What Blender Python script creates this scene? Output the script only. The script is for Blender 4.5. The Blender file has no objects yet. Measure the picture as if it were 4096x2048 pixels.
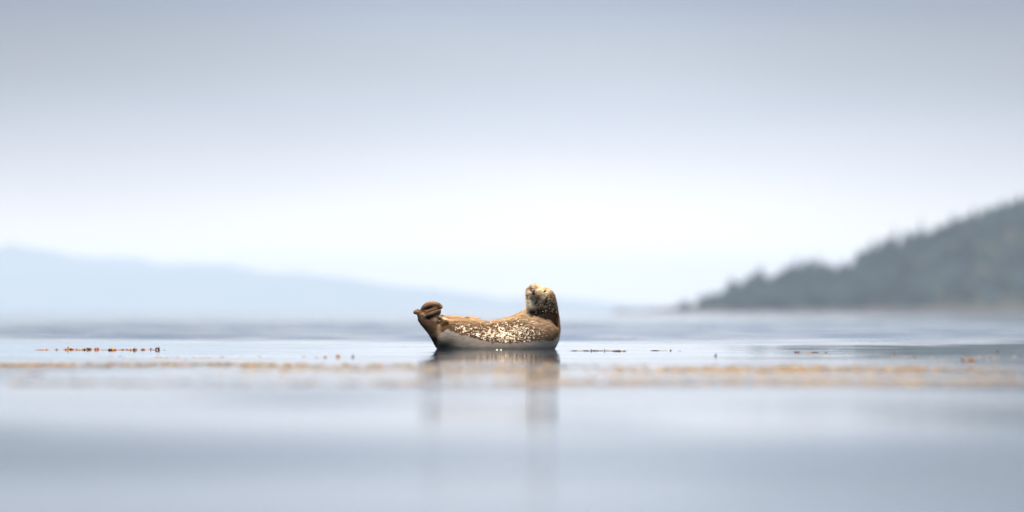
import bpy, bmesh, math, random
import numpy as np
from mathutils import Vector
from mathutils.bvhtree import BVHTree

random.seed(7)
RNG = np.random.default_rng(7)
scene = bpy.context.scene
COL = scene.collection

# ------------------------------------------------------------------ measures
DS = 60.0                 # distance of the seal
CAM_Z = 0.32              # camera height over the water
PX = 9.0 / 4096 / DS      # radians per photograph pixel
HOR = 1250.0              # horizon row of the photograph


def lin(c):
    out = []
    for v in c:
        v = v / 255.0
        out.append(v / 12.92 if v <= 0.04045 else ((v + 0.055) / 1.055) ** 2.4)
    return tuple(out)


def xz(px, py, Y):        # where a photograph point lies at distance Y
    return (px - 2048) * PX * Y, CAM_Z - (py - HOR) * PX * Y


def dist_of(py):          # distance of a point floating on the water
    return CAM_Z / ((py - HOR) * PX)


# ------------------------------------------------------------------ camera
cam_d = bpy.data.cameras.new("camera")
cam = bpy.data.objects.new("camera", cam_d)
COL.objects.link(cam)
cam.location = (0, 0, CAM_Z)
cam.rotation_euler = (math.radians(90) + 226 * PX, 0, 0)
cam_d.sensor_width = 36
cam_d.lens = 36 * DS / 9.0
cam_d.clip_start = 0.1
cam_d.clip_end = 120000
cam_d.dof.use_dof = True
cam_d.dof.focus_distance = 59.8
cam_d.dof.aperture_fstop = 1.85
scene.camera = cam

# ------------------------------------------------------------------ light, view
SUN_EL, SUN_AZ = math.radians(68), math.radians(-155)     # azimuth from +Y towards +X
sd = bpy.data.lights.new("sun", "SUN")
sun = bpy.data.objects.new("sun", sd)
COL.objects.link(sun)
sd.energy = 5.0
sd.angle = math.radians(0.6)
sd.color = (1.0, 0.84, 0.64)
to_sun = Vector((math.sin(SUN_AZ) * math.cos(SUN_EL), math.cos(SUN_AZ) * math.cos(SUN_EL), math.sin(SUN_EL)))
sun.rotation_euler = to_sun.to_track_quat('Z', 'Y').to_euler()
sun.location = (0, 70, 60)

scene.view_settings.view_transform = 'Standard'
scene.view_settings.look = 'None'
scene.view_settings.exposure = 0.7
scene.view_settings.gamma = 1.0
scene.view_settings.use_curve_mapping = False
scene.render.engine = 'CYCLES'
cy = scene.cycles
cy.use_denoising = True
cy.max_bounces = 8
cy.volume_bounces = 2
cy.transmission_bounces = 4
cy.caustics_reflective = False
cy.caustics_refractive = False
cy.sample_clamp_indirect = 6.0

HAZE_TOP = 345.0
HAZE_END = 46500.0
SIGMA = 4.7e-5            # haze extinction per metre
HAZE_RAD = np.array([0.68, 0.78, 0.89])   # brightness the lit haze settles at

world = bpy.data.worlds.new("World")
scene.world = world
world.use_nodes = True
nt = world.node_tree
nt.nodes.clear()


class N:
    """small helper to write node maths"""
    def __init__(self, tree):
        self.t = tree

    def node(self, kind, **kw):
        n = self.t.nodes.new(kind)
        for k, v in kw.items():
            setattr(n, k, v)
        return n

    def put(self, sock, v):
        if isinstance(v, bpy.types.NodeSocket):
            self.t.links.new(v, sock)
        elif v is not None:
            sock.default_value = v

    def m(self, op, a, b=None, c=None, clamp=False):
        n = self.node('ShaderNodeMath', operation=op)
        n.use_clamp = clamp
        self.put(n.inputs[0], a)
        if b is not None:
            self.put(n.inputs[1], b)
        if c is not None:
            self.put(n.inputs[2], c)
        return n.outputs[0]

    def mix(self, f, a, b, blend='MIX'):
        n = self.node('ShaderNodeMix', data_type='RGBA', blend_type=blend)
        self.put(n.inputs[0], f)
        self.put(n.inputs[6], a if isinstance(a, bpy.types.NodeSocket) else (*a, 1))
        self.put(n.inputs[7], b if isinstance(b, bpy.types.NodeSocket) else (*b, 1))
        return n.outputs[2]

    def maprange(self, v, a, b, c=0.0, d=1.0, smooth=True):
        n = self.node('ShaderNodeMapRange')
        n.interpolation_type = 'SMOOTHSTEP' if smooth else 'LINEAR'
        self.put(n.inputs[0], v)
        for i, q in enumerate((a, b, c, d)):
            n.inputs[i + 1].default_value = q
        return n.outputs[0]

    def sep(self, v):
        n = self.node('ShaderNodeSeparateXYZ')
        self.put(n.inputs[0], v)
        return n.outputs

    def comb(self, x, y, z):
        n = self.node('ShaderNodeCombineXYZ')
        for i, q in enumerate((x, y, z)):
            self.put(n.inputs[i], q)
        return n.outputs[0]

    def noise(self, vec, scale, detail=2.0, rough=0.5, dist=0.0):
        n = self.node('ShaderNodeTexNoise')
        self.put(n.inputs['Vector'], vec)
        n.inputs['Scale'].default_value = scale
        n.inputs['Detail'].default_value = detail
        n.inputs['Roughness'].default_value = rough
        n.inputs['Distortion'].default_value = dist
        return n.outputs['Fac']

    def ramp(self, f, stops, interp='LINEAR'):
        n = self.node('ShaderNodeValToRGB')
        cr = n.color_ramp
        cr.interpolation = interp
        while len(cr.elements) > 1:
            cr.elements.remove(cr.elements[-1])
        cr.elements[0].position = stops[0][0]
        cr.elements[0].color = (*stops[0][1], 1)
        for p, c in stops[1:]:
            e = cr.elements.new(p)
            e.color = (*c, 1)
        self.put(n.inputs[0], f)
        return n.outputs[0]


w = N(nt)
tc = w.node('ShaderNodeTexCoord')
X, Y, Z = w.sep(tc.outputs['Generated'])[:3]
el = w.m('MAXIMUM', Z, 0.0)
az = w.m('ARCTAN2', X, Y)

# thin high overcast that brightens towards the horizon haze; what the haze in
# front adds is taken off, so that both together give the sky that is seen
seen = [(0.000, (238, 243, 249)), (0.0045, (238, 243, 248)), (0.0085, (246, 249, 252)), (0.0115, (252, 253, 254)), (0.0135, (252, 253, 255)), (0.0190, (244, 247, 252)),
        (0.0245, (229, 234, 243)), (0.0300, (213, 220, 231)), (0.0350, (202, 210, 220)), (0.0400, (194, 202, 213)),
        (0.0460, (178, 188, 206)), (0.0540, (156, 174, 204)), (0.0700, (140, 163, 203))]  # last stops lie above the view, darkened for the near water's reflections
stops = []
for e, c in seen:
    T = math.exp(-SIGMA * min(HAZE_TOP / max(e, 1e-3), HAZE_END))
    v = (np.array(lin(c)) * (1.02 if e < .014 else 1) - (1 - T) * HAZE_RAD) / T
    v = np.clip(v, 0.12, 3.2)
    stops.append((e ** 0.5, tuple(v)))
stops += [(0.09 ** 0.5, (0.66, 0.69, 0.73)), (0.14 ** 0.5, (1.05, 1.07, 1.09)), (0.45 ** 0.5, (1.25, 1.33, 1.42)),
          (0.95, (1.42, 1.46, 1.52))]  # unseen upper sky, brightened to light the haze, seal and ripples
cloud = w.ramp(w.m('POWER', el, 0.5), stops)

# broad soft unevenness of the overcast
vec = w.comb(w.m('MULTIPLY', az, 9.0), w.m('MULTIPLY', el, 42.0), 0.0)
n1 = w.noise(vec, 1.0, 2.0, 0.45)
n1 = w.maprange(n1, 0.3, 0.7, 0.92, 1.08)
# the thin bright part of the cloud lies over the bay mouth
side = w.m('ABSOLUTE', w.m('SUBTRACT', az, 0.004))
dim = w.maprange(side, 0.004, 0.090, 1.04, 0.73)
# under the high cloud the dimming to the sides ends
hi = w.maprange(el, 0.08, 0.3, 0.0, 1.0)
fac = w.m('MULTIPLY', n1, dim)
fac = w.m('ADD', w.m('MULTIPLY', fac, w.m('SUBTRACT', 1.0, hi)), w.m('MULTIPLY', hi, 1.0))
g = w.node('ShaderNodeCombineColor')
warm = w.m('SUBTRACT', 1.0, fac)
for i, q_ in enumerate((0.06, 0.0, -0.04)):      # greyer where the cloud is thicker
    w.put(g.inputs[i], w.m('ADD', fac, w.m('MULTIPLY', warm, q_)))
cloud = w.mix(1.0, cloud, g.outputs[0], 'MULTIPLY')

sky = w.node('ShaderNodeTexSky', sky_type='NISHITA')
sky.sun_disc = False
sky.sun_elevation = SUN_EL
sky.sun_rotation = SUN_AZ
sky.air_density = 1.0
sky.dust_density = 2.0
bg1 = w.node('ShaderNodeBackground')
w.put(bg1.inputs['Color'], sky.outputs[0])
bg1.inputs['Strength'].default_value = 0.05
bg2 = w.node('ShaderNodeBackground')
w.put(bg2.inputs['Color'], cloud)
bg2.inputs['Strength'].default_value = 0.616
mx = w.node('ShaderNodeMixShader')
mx.inputs[0].default_value = 0.9
nt.links.new(bg1.outputs[0], mx.inputs[1])
nt.links.new(bg2.outputs[0], mx.inputs[2])
out = w.node('ShaderNodeOutputWorld')
nt.links.new(mx.outputs[0], out.inputs['Surface'])


# ------------------------------------------------------------------ helpers
def new_mat(name):
    m = bpy.data.materials.new(name)
    m.use_nodes = True
    t = m.node_tree
    p = t.nodes['Principled BSDF']
    return m, N(t), p


def mesh_obj(name, verts, faces, mat=None, parent=None, smooth=True, loc=None):
    me = bpy.data.meshes.new(name)
    me.from_pydata([tuple(v) for v in verts], [], [tuple(f) for f in faces])
    me.update()
    if smooth:
        me.polygons.foreach_set('use_smooth', [True] * len(me.polygons))
    if mat:
        me.materials.append(mat)
    o = bpy.data.objects.new(name, me)
    if loc is not None:
        o.location = loc
    COL.objects.link(o)
    if parent:
        o.parent = parent
    return o


def grid_mesh(name, V, mat, parent=None, loc=None):
    """V: (a, b, 3) array of points"""
    a, b = V.shape[:2]
    me = bpy.data.meshes.new(name)
    idx = np.arange(a * b).reshape(a, b)
    q = np.stack([idx[:-1, :-1], idx[:-1, 1:], idx[1:, 1:], idx[1:, :-1]], -1).reshape(-1, 4)
    fill_mesh(me, V.reshape(-1, 3), q)
    if mat:
        me.materials.append(mat)
    o = bpy.data.objects.new(name, me)
    COL.objects.link(o)
    if parent:
        o.parent = parent
    if loc is not None:
        o.location = loc
    return o


def fill_mesh(me, verts, faces):
    k = faces.shape[1]
    me.vertices.add(len(verts))
    me.vertices.foreach_set('co', np.asarray(verts, dtype=np.float32).ravel())
    me.loops.add(faces.size)
    me.loops.foreach_set('vertex_index', faces.astype(np.int32).ravel())
    me.polygons.add(len(faces))
    me.polygons.foreach_set('loop_start', np.arange(0, faces.size, k, dtype=np.int32))
    me.polygons.foreach_set('loop_total', np.full(len(faces), k, dtype=np.int32))
    me.polygons.foreach_set('use_smooth', np.ones(len(faces), dtype=bool))
    me.update(calc_edges=True)
    me.validate()


def tag(o, label=None, cat=None, group=None, kind=None):
    if label:
        o['label'] = label
    if cat:
        o['category'] = cat
    if group:
        o['group'] = group
    if kind:
        o['kind'] = kind
    return o


def empty(name, loc):
    o = bpy.data.objects.new(name, None)
    o.empty_display_size = 0.1
    o.location = loc
    COL.objects.link(o)
    return o


def add_color(me, name, arr):
    a = me.attributes.new(name, 'FLOAT_COLOR', 'POINT')
    c = np.ones((len(arr), 4), dtype=np.float32)
    c[:, :3] = arr
    a.data.foreach_set('color', c.ravel())


def add_float(me, name, arr):
    a = me.attributes.new(name, 'FLOAT', 'POINT')
    a.data.foreach_set('value', np.asarray(arr, dtype=np.float32))


def sst(a, b, x):
    t = np.clip((np.asarray(x, dtype=float) - a) / (b - a), 0, 1)
    return t * t * (3 - 2 * t)


def wob(x, seed, base=1.0, octaves=4):
    """smooth 1-D noise from sines"""
    r = np.random.default_rng(seed)
    s = 0
    amp = 1.0
    f = base
    for _ in range(octaves):
        s = s + amp * np.sin(np.asarray(x) * f + r.uniform(0, 6.28)) + 0.6 * amp * np.sin(np.asarray(x) * f * 1.63 + r.uniform(0, 6.28))
        amp *= 0.5
        f *= 2.1
    return s


# ------------------------------------------------------------------ water
def axis(*spans):
    out_ = []
    for a, b, s in spans:
        out_ += list(np.arange(a, b, s))
    return out_


m_water, q, p = new_mat("sea_water")
geo = q.node('ShaderNodeNewGeometry')
P = geo.outputs['Position']
px_, py_, pz_ = q.sep(P)[:3]
p.inputs['Base Color'].default_value = (0.020, 0.042, 0.068, 1)
p.inputs['IOR'].default_value = 1.333
# a slick of calm water round the seal; wind ripples beyond it, faint ones before it
edge = q.noise(q.comb(q.m('MULTIPLY', px_, 0.18), q.m('MULTIPLY', py_, 0.05), 0.0), 1.0, 3.0, 0.6)
yy = q.m('ADD', py_, q.m('MULTIPLY', q.m('SUBTRACT', edge, 0.5), 14.0))
far = q.maprange(yy, 68.0, 92.0)
streak = q.noise(q.comb(q.m('MULTIPLY', px_, 0.55), q.m('MULTIPLY', py_, 0.10), 0.0), 1.0, 4.0, 0.65)
streak = q.maprange(streak, 0.38, 0.66)
near = q.maprange(yy, 40.0, 53.0, 1.0, 0.0)
r_far = q.m('ADD', 0.055, q.m('MULTIPLY', streak, 0.04))
paw = q.noise(q.comb(q.m('MULTIPLY', px_, 0.9), q.m('MULTIPLY', py_, 0.16), 3.7), 1.0, 1.0, 0.4)
paw = q.m('MULTIPLY', q.maprange(paw, 0.45, 0.68), 0.35)
for cx_, cyy, sx_, sy_, am in ((-0.95, 14.9, 0.75, 2.2, 0.9), (-1.45, 14.8, 0.22, 1.8, 0.9), (0.85, 14.2, 0.55, 2.2, 0.8), (1.35, 14.0, 0.3, 2.5, 0.6)):
    gx_ = q.m('POWER', q.m('ABSOLUTE', q.m('DIVIDE', q.m('SUBTRACT', px_, cx_), sx_)), 2.0)
    gy_ = q.m('POWER', q.m('ABSOLUTE', q.m('DIVIDE', q.m('SUBTRACT', py_, cyy), sy_)), 2.0)
    paw = q.m('ADD', paw, q.m('MULTIPLY', am, q.m('EXPONENT', q.m('MULTIPLY', -0.7, q.m('ADD', gx_, gy_)))))
r_near = q.m('ADD', 0.060, q.m('MULTIPLY', paw, 0.10))
fine = q.noise(q.comb(q.m('MULTIPLY', px_, 0.7), q.m('MULTIPLY', py_, 0.8), 9.0), 1.0, 4.0, 0.7)
r_mid = q.m('ADD', 0.02, q.m('MULTIPLY', q.maprange(fine, 0.42, 0.62), 0.045))
rough = q.m('ADD', q.m('MULTIPLY', r_mid, q.m('SUBTRACT', 1.0, q.m('MAXIMUM', far, near))),
            q.m('ADD', q.m('MULTIPLY', r_far, far), q.m('MULTIPLY', r_near, near)))
q.put(p.inputs['Roughness'], rough)

xs = np.array([-35000, -15000, -5000, -1500, -500, -180, -70, -30] + axis((-14, 14.01, 0.14)) + [30, 70, 180, 500, 1500, 5000, 15000, 35000])
ys = np.array([-10000, -3000, -900, -250, -60, -10, 0, 4] + axis((8, 56, 0.2), (56, 130, 0.13), (130, 250, 0.3)) +
              [252, 262, 300, 400, 600, 900, 1500, 2500, 4000, 6500, 10000, 17000, 25000, 46000])
GX, GY = np.meshgrid(xs, ys, indexing='ij')
H = np.zeros_like(GX)
# ripples beyond the slick
for k in range(34):
    lam = 0.55 * 1.075 ** k
    th = RNG.normal(0, 0.45)
    kk = 2 * math.pi / lam
    amp = 0.0011 * lam * 0.85
    H += amp * np.sin(kk * (math.sin(th) * GX + math.cos(th) * GY) + RNG.uniform(0, 6.28))
env = sst(66, 86, GY + 3 * wob(GX, 3, 0.35, 3)) * (1 - sst(225, 249, GY)) * (1 - sst(12.5, 13.9, np.abs(GX)))
H *= env * (0.55 + 0.45 * sst(-1.2, 1.2, wob(GX * 0.5 + GY * 0.12, 5) + wob(GY * 0.35 - GX * 0.2, 8)))
# barely moving swell in front
H2 = np.zeros_like(GX)
for k in range(14):
    lam = 0.9 * 1.22 ** k
    th = RNG.normal(0, 0.35)
    kk = 2 * math.pi / lam
    H2 += 0.00022 * lam * np.sin(kk * (math.sin(th) * GX + math.cos(th) * GY) + RNG.uniform(0, 6.28))
env2 = (1 - sst(38, 54, GY)) * sst(8, 10, GY) * (1 - sst(12.5, 13.9, np.abs(GX)))
H += H2 * env2
water = grid_mesh("water", np.stack([GX, GY, H], -1), m_water)
# facing up
if water.data.polygons[0].normal.z < 0:
    water.data.flip_normals()
tag(water, "calm silver grey sea water, mirror smooth in front and rippled behind the seal", "sea", kind="structure")


# ------------------------------------------------------------------ haze
m_haze = bpy.data.materials.new("haze_air")
m_haze.use_nodes = True
ht = m_haze.node_tree
ht.nodes.clear()
hv = ht.nodes.new('ShaderNodeVolumePrincipled')
hv.inputs['Color'].default_value = (0.595, 0.735, 0.945, 1)
hv.inputs['Density'].default_value = SIGMA
hv.inputs['Anisotropy'].default_value = 0.0
ho = ht.nodes.new('ShaderNodeOutputMaterial')
ht.links.new(hv.outputs[0], ho.inputs['Volume'])
x0, x1, y0, y1, z0, z1 = -36000, 36000, -12000, HAZE_END, -1.5, HAZE_TOP
hvts = [(x, y, z) for x in (x0, x1) for y in (y0, y1) for z in (z0, z1)]
hf = [(0, 1, 3, 2), (4, 6, 7, 5), (0, 4, 5, 1), (2, 3, 7, 6), (0, 2, 6, 4), (1, 5, 7, 3)]
haze = mesh_obj("haze", hvts, hf, m_haze, smooth=False)
tag(haze, "pale sea haze lying over the whole bay", "haze", kind="stuff")


# ------------------------------------------------------------------ far hills
def hill_mat(name, c1, c2, sc):
    m, q, p = new_mat(name)
    g = q.node('ShaderNodeNewGeometry')
    n = q.noise(g.outputs['Position'], sc, 5, 0.6)
    q.put(p.inputs['Base Color'], q.mix(q.maprange(n, .35, .65), c1, c2))
    p.inputs['Roughness'].default_value = 0.95
    p.inputs['Specular IOR Level'].default_value = 0.1
    return m


m_far = hill_mat("moorland", (0.06, 0.09, 0.06), (0.10, 0.11, 0.08), 0.002)


def far_hill(name, prof, Yr, depth, label, seed):
    pxs = np.array([a for a, b in prof], float)
    pys = np.array([b for a, b in prof], float)
    gx = np.linspace(pxs[0], pxs[-1], 160)
    h = (HOR - np.interp(gx, pxs, pys)) * PX * Yr + CAM_Z
    h = np.maximum(h, 0.5) * (1 + 0.012 * wob(gx, seed, 0.012))
    t = np.linspace(0, 1, 26)
    V = np.zeros((160, 26, 3))
    for j, tt in enumerate(t):
        yv = Yr - depth + tt * depth * 2
        f = math.sin(min(1, tt * 2) * math.pi / 2) ** 0.8 if tt <= 0.5 else math.cos((tt - 0.5) * math.pi) ** 0.8
        V[:, j, 0] = (gx - 2048) * PX * Yr
        V[:, j, 1] = yv
        V[:, j, 2] = h * f * (1 + 0.05 * wob(gx * 0.8 + tt * 300, seed + 1, 0.01)) - 2 if tt != 0.5 else h
    V[0, :, 2] = -3
    V[-1, :, 2] = -3
    o = grid_mesh(name, V, m_far)
    o.data.flip_normals()
    tag(o, label, "hill", kind="structure")
    return o


far_hill("hill", [(-2600, 1100), (-1500, 930), (-600, 960), (0, 1002), (318, 1018), (636, 1041), (890, 1069), (1100, 1095), (1400, 1135), (1700, 1180),
                  (2000, 1215), (2300, 1240), (2500, 1250)], 44000, 1800,
         "palest and farthest blue hill, sinking from the left edge towards the bay mouth", 4)
far_hill("hill", [(-2200, 1150), (-1000, 1090), (0, 1095), (500, 1085), (1033, 1090), (1145, 1084), (1320, 1100), (1590, 1145), (1908, 1177),
                  (2226, 1195), (2544, 1216), (2750, 1232), (2950, 1250)], 41000, 1500,
         "pale blue ridge behind the seal, in front of the farthest hill", 9)

# ------------------------------------------------------------------ wooded headland
YH = 5000.0
SC = PX * YH
top = [(2440, 1251), (2527, 1247), (2682, 1230), (2775, 1200), (2869, 1162), (2931, 1124), (3024, 1087), (3117, 1085), (3179, 1045),
       (3272, 1036), (3365, 1056), (3459, 994), (3552, 950), (3738, 905), (3862, 861), (3986, 818), (4086, 790), (4400, 720),
       (4900, 640), (5600, 600), (6500, 640), (7200, 900), (7600, 1251)]
tpx = np.array([a for a, b in top], float)
tpy = np.array([b for a, b in top], float)


def crown_h(x):           # treetop height over the sea, in metres, at world x
    return (HOR - np.interp(x / SC + 2048, tpx, tpy)) * SC + CAM_Z


def land_top(x):          # ridge ground height
    c = crown_h(x)
    return np.maximum(c - 9.5 * sst(2.0, 14.0, c), 0.3 + 0.5 * np.maximum(c, 0))


def land_h(x, y):         # ground height on the headland
    r = land_top(x)
    t = (y - (YH - 150)) / 150.0
    t = t + 0.04 * wob(x, 21, 0.03)
    front = 0.05 * sst(0, 0.05, t) + 0.95 * sst(0.02, 1.05, t) ** 0.85
    back = 1 - 0.8 * sst(1.0, 4.0, t)
    rug = 0.6 * wob(x * 0.9 + y * 0.7, 22, 0.06) * sst(.05, .3, t)
    return r * front * back + rug * np.minimum(1, r / 12) - 1.2 * (1 - sst(0, 0.03, t))


hx = np.linspace((2440 - 2048) * SC, (7600 - 2048) * SC, 420)
hy = np.linspace(YH - 165, YH + 500, 70)
HXX, HYY = np.meshgrid(hx, hy, indexing='ij')
m_land = hill_mat("headland_ground", (0.02, 0.03, 0.018), (0.05, 0.048, 0.035), 0.05)
q = N(m_land.node_tree)
p = m_land.node_tree.nodes['Principled BSDF']
old = p.inputs['Base Color'].links[0].from_socket
g = q.node('ShaderNodeNewGeometry')
zz = q.sep(g.outputs['Position'])[2]
q.put(p.inputs['Base Color'], q.mix(q.maprange(zz, 2.0, 4.5), (0.06, 0.05, 0.055), old))
head = grid_mesh("terrain", np.stack([HXX, HYY, land_h(HXX, HYY)], -1), m_land)
if head.data.polygons[2000].normal.z < 0:
    head.data.flip_normals()
tag(head, "rising headland ground under the forest on the right", "headland", kind="structure")

# shore boulders
m_rock, q, p = new_mat("shore_granite")
g = q.node('ShaderNodeNewGeometry')
n = q.noise(g.outputs['Position'], 0.7, 4, 0.6)
q.put(p.inputs['Base Color'], q.mix(n, (0.05, 0.04, 0.045), (0.13, 0.105, 0.115)))
p.inputs['Roughness'].default_value = 0.9


def ico(sub):
    bm = bmesh.new()
    bmesh.ops.create_icosphere(bm, subdivisions=sub, radius=1)
    v = np.array([x.co[:] for x in bm.verts])
    f = np.array([[x.index for x in y.verts] for y in bm.faces])
    bm.free()
    return v, f


IV, IF = ico(1)
IV2, IF2 = ico(2)
vs, fs, off = [], [], 0
r_ = random.Random(5)
for i in range(620):
    x = r_.uniform((2450 - 2048) * SC, (4500 - 2048) * SC)
    s = r_.uniform(0.7, 2.3) * (1.25 if r_.random() < .2 else 1)
    y = YH - 152 + r_.uniform(-5, 12)
    nz = 1 + 0.25 * np.random.default_rng(i).normal(size=(len(IV), 1))
    v = IV * nz * np.array([s * 1.5, s * 1.2, s * 0.75]) + np.array([x, y, max(0.1, r_.uniform(0, .5) * s)])
    vs.append(v)
    fs.append(IF + off)
    off += len(v)
me = bpy.data.meshes.new("shore_rocks")
fill_mesh(me, np.vstack(vs), np.vstack(fs))
me.materials.append(m_rock)
rocks = bpy.data.objects.new("shore_rocks", me)
COL.objects.link(rocks)
tag(rocks, "pinkish grey rocks along the foot of the wooded headland", "rocks", kind="stuff")

# conifers
m_leaf, q, p = new_mat("conifer_needles")
g = q.node('ShaderNodeNewGeometry')
n = q.noise(g.outputs['Position'], 0.045, 3, 0.6)
n2 = q.noise(g.outputs['Position'], 0.6, 2, 0.5)
c = q.mix(q.maprange(n, 0.42, 0.60), (0.003, 0.010, 0.018), (0.045, 0.078, 0.090))
c = q.mix(q.m('MULTIPLY', n2, 0.5), c, (0.014, 0.028, 0.028))
q.put(p.inputs['Base Color'], c)
p.inputs['Roughness'].default_value = 0.85
p.inputs['Specular IOR Level'].default_value = 0.15
m_bark, q, p = new_mat("conifer_bark")
p.inputs['Base Color'].default_value = (0.09, 0.06, 0.045, 1)
p.inputs['Roughness'].default_value = 0.95


def conifer(seed, tiers=8, seg=9):
    """unit tree 1 high: drooping ragged whorls of boughs"""
    r = random.Random(seed)
    v, f = [], []
    for k in range(tiers):
        t = k / tiers
        zb = 0.10 + 0.90 * t - 0.02
        rad = 0.21 * (1 - t) ** 0.8 + 0.015
        ztop = zb + 0.24 * (1 - t * 0.5)
        c0 = len(v)
        v.append((r.uniform(-.01, .01), r.uniform(-.01, .01), min(ztop, 1.0)))
        for s in range(seg * 2):
            a = math.pi * s / seg + k * 0.7
            rr = rad * (r.uniform(0.75, 1.2) if s % 2 == 0 else r.uniform(0.35, 0.6))
            v.append((rr * math.cos(a), rr * math.sin(a), zb + r.uniform(-.02, .03) + (0.035 if s % 2 else 0)))
        for s in range(seg * 2):
            f.append((c0, c0 + 1 + s, c0 + 1 + (s + 1) % (seg * 2)))
    return np.array(v), np.array(f)


CON = [conifer(i, 7 + i % 3, 5 + i % 2) for i in range(6)]
CONBIG = [conifer(30 + i, 11, 9) for i in range(10)]


def trunk(h, r0, parent, loc):
    seg, rings = 8, 6
    V = []
    for k in range(rings):
        t = k / (rings - 1)
        for s in range(seg):
            a = 2 * math.pi * s / seg
            rr = r0 * (1 - t * .93)
            V.append((rr * math.cos(a), rr * math.sin(a), t * h * .97))
    F = [(k * seg + s, k * seg + (s + 1) % seg, (k + 1) * seg + (s + 1) % seg, (k + 1) * seg + s) for k in range(rings - 1) for s in range(seg)]
    F.append(tuple(range(seg - 1, -1, -1)))
    return mesh_obj("trunk", V, F, m_bark, parent)


sky_trees = [(3043, 1068, "lowest skyline conifer, where the headland slope meets the shore rocks"),
             (3185, 1034, "skyline conifer on the left end of the flat shoulder of the headland"),
             (3272, 1026, "skyline conifer in the middle of the flat shoulder of the headland"),
             (3490, 962, "skyline conifer just above the notch where the headland steepens"),
             (3577, 920, "sharp skyline conifer halfway up the headland slope"),
             (3682, 884, "broad skyline conifer on the left of the dip halfway up the headland"),
             (3806, 860, "skyline conifer on the right of the dip halfway up the headland"),
             (3893, 832, "skyline conifer third from the right edge of the photo"),
             (4005, 806, "tall skyline conifer second from the right edge of the photo"),
             (4076, 782, "tallest skyline conifer, cut by the right edge of the photo")]
for i, (a, b, lab) in enumerate(sky_trees):
    x = (a - 2048) * SC
    y = YH - 10
    gz = float(land_h(np.array([x]), np.array([y]))[0]) - .3
    hgt = (HOR - b + 14) * PX * y + CAM_Z - gz
    t = empty("conifer_tree", (x, y, gz))
    tag(t, lab, "tree", group="conifers along the headland skyline")
    v, f = CONBIG[i]
    wd = r_.uniform(0.8, 1.05) * min(hgt, 15)
    o = mesh_obj("crown", v * np.array([wd, wd, hgt]), f, m_leaf, t, smooth=False)
    trunk(hgt, 0.25, t, None)

vs, fs, off = [], [], 0
cnt = 0
while cnt < 3300:
    x = r_.uniform((2660 - 2048) * SC, (5600 - 2048) * SC)
    if r_.random() > 0.45 and x > (4300 - 2048) * SC:
        continue
    tt = r_.uniform(0.10, 1.25)
    y = YH - 150 + tt * 150
    gz = float(land_h(np.array([x]), np.array([y]))[0])
    ch = float(crown_h(np.array([x]))[0])
    if gz < 0.9:
        continue
    hgt = r_.uniform(6.0, 13.5)
    room = ch * (1 + .02) - gz
    hgt = min(hgt, max(1.8, room + r_.uniform(-4.5, 0.8) + 3.4 * float(wob(x, 77, 0.33, 2)) * 0.7))
    if hgt < 1.8:
        continue
    v, f = CON[cnt % 6]
    wd = hgt * r_.uniform(0.9, 1.4)
    a = r_.uniform(0, 6.28)
    ca, sa = math.cos(a), math.sin(a)
    R = np.array([[ca, sa, 0], [-sa, ca, 0], [0, 0, 1]])
    v = (v * np.array([wd, wd, hgt])) @ R + np.array([x, y, gz - .3])
    vs.append(v)
    fs.append(f + off)
    off += len(v)
    cnt += 1
me = bpy.data.meshes.new("forest")
fill_mesh(me, np.vstack(vs), np.vstack(fs))
me.polygons.foreach_set('use_smooth', np.zeros(len(me.polygons), dtype=bool))
me.materials.append(m_leaf)
forest = bpy.data.objects.new("forest", me)
COL.objects.link(forest)
tag(forest, "dense dark conifer forest covering the hazy headland on the right", "forest", kind="stuff")


# ------------------------------------------------------------------ the seal
# laid out in units (u, v, w): u, v run right and down as seen from the shore, w towards the shore
U = 0.3727 * 9.0 / 4096   # metres per unit


def uvw_world(a):
    a = np.asarray(a, float)
    x = (1600 + .3727 * a[..., 0] - 2048) * 9.0 / 4096
    z = CAM_Z - (1080 + .3727 * a[..., 1] - HOR) * 9.0 / 4096
    y = DS - a[..., 2] * U
    return np.stack([x, y, z], -1)


STEP = 5.0
g0 = np.array([100.0, 110.0, -340.0])
gn = (336, 200, 138)
GU = (g0[0] + STEP * np.arange(gn[0])).astype(np.float32)
GV = (g0[1] + STEP * np.arange(gn[1])).astype(np.float32)
GW = (g0[2] + STEP * np.arange(gn[2])).astype(np.float32)
F = np.full(gn, 1e3, dtype=np.float32)


def catmull(pts, n=5):
    P_ = np.array(pts, float)
    P_ = np.vstack([2 * P_[0] - P_[1], P_, 2 * P_[-1] - P_[-2]])
    out_ = []
    for i in range(1, len(P_) - 2):
        a, b, c, d = P_[i - 1:i + 3]
        for k in range(n):
            t = k / n
            out_.append(0.5 * ((2 * b) + (c - a) * t + (2 * a - 5 * b + 4 * c - d) * t * t + (3 * b - a - 3 * c + d) * t ** 3))
    out_.append(P_[-2])
    return np.array(out_)


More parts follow.
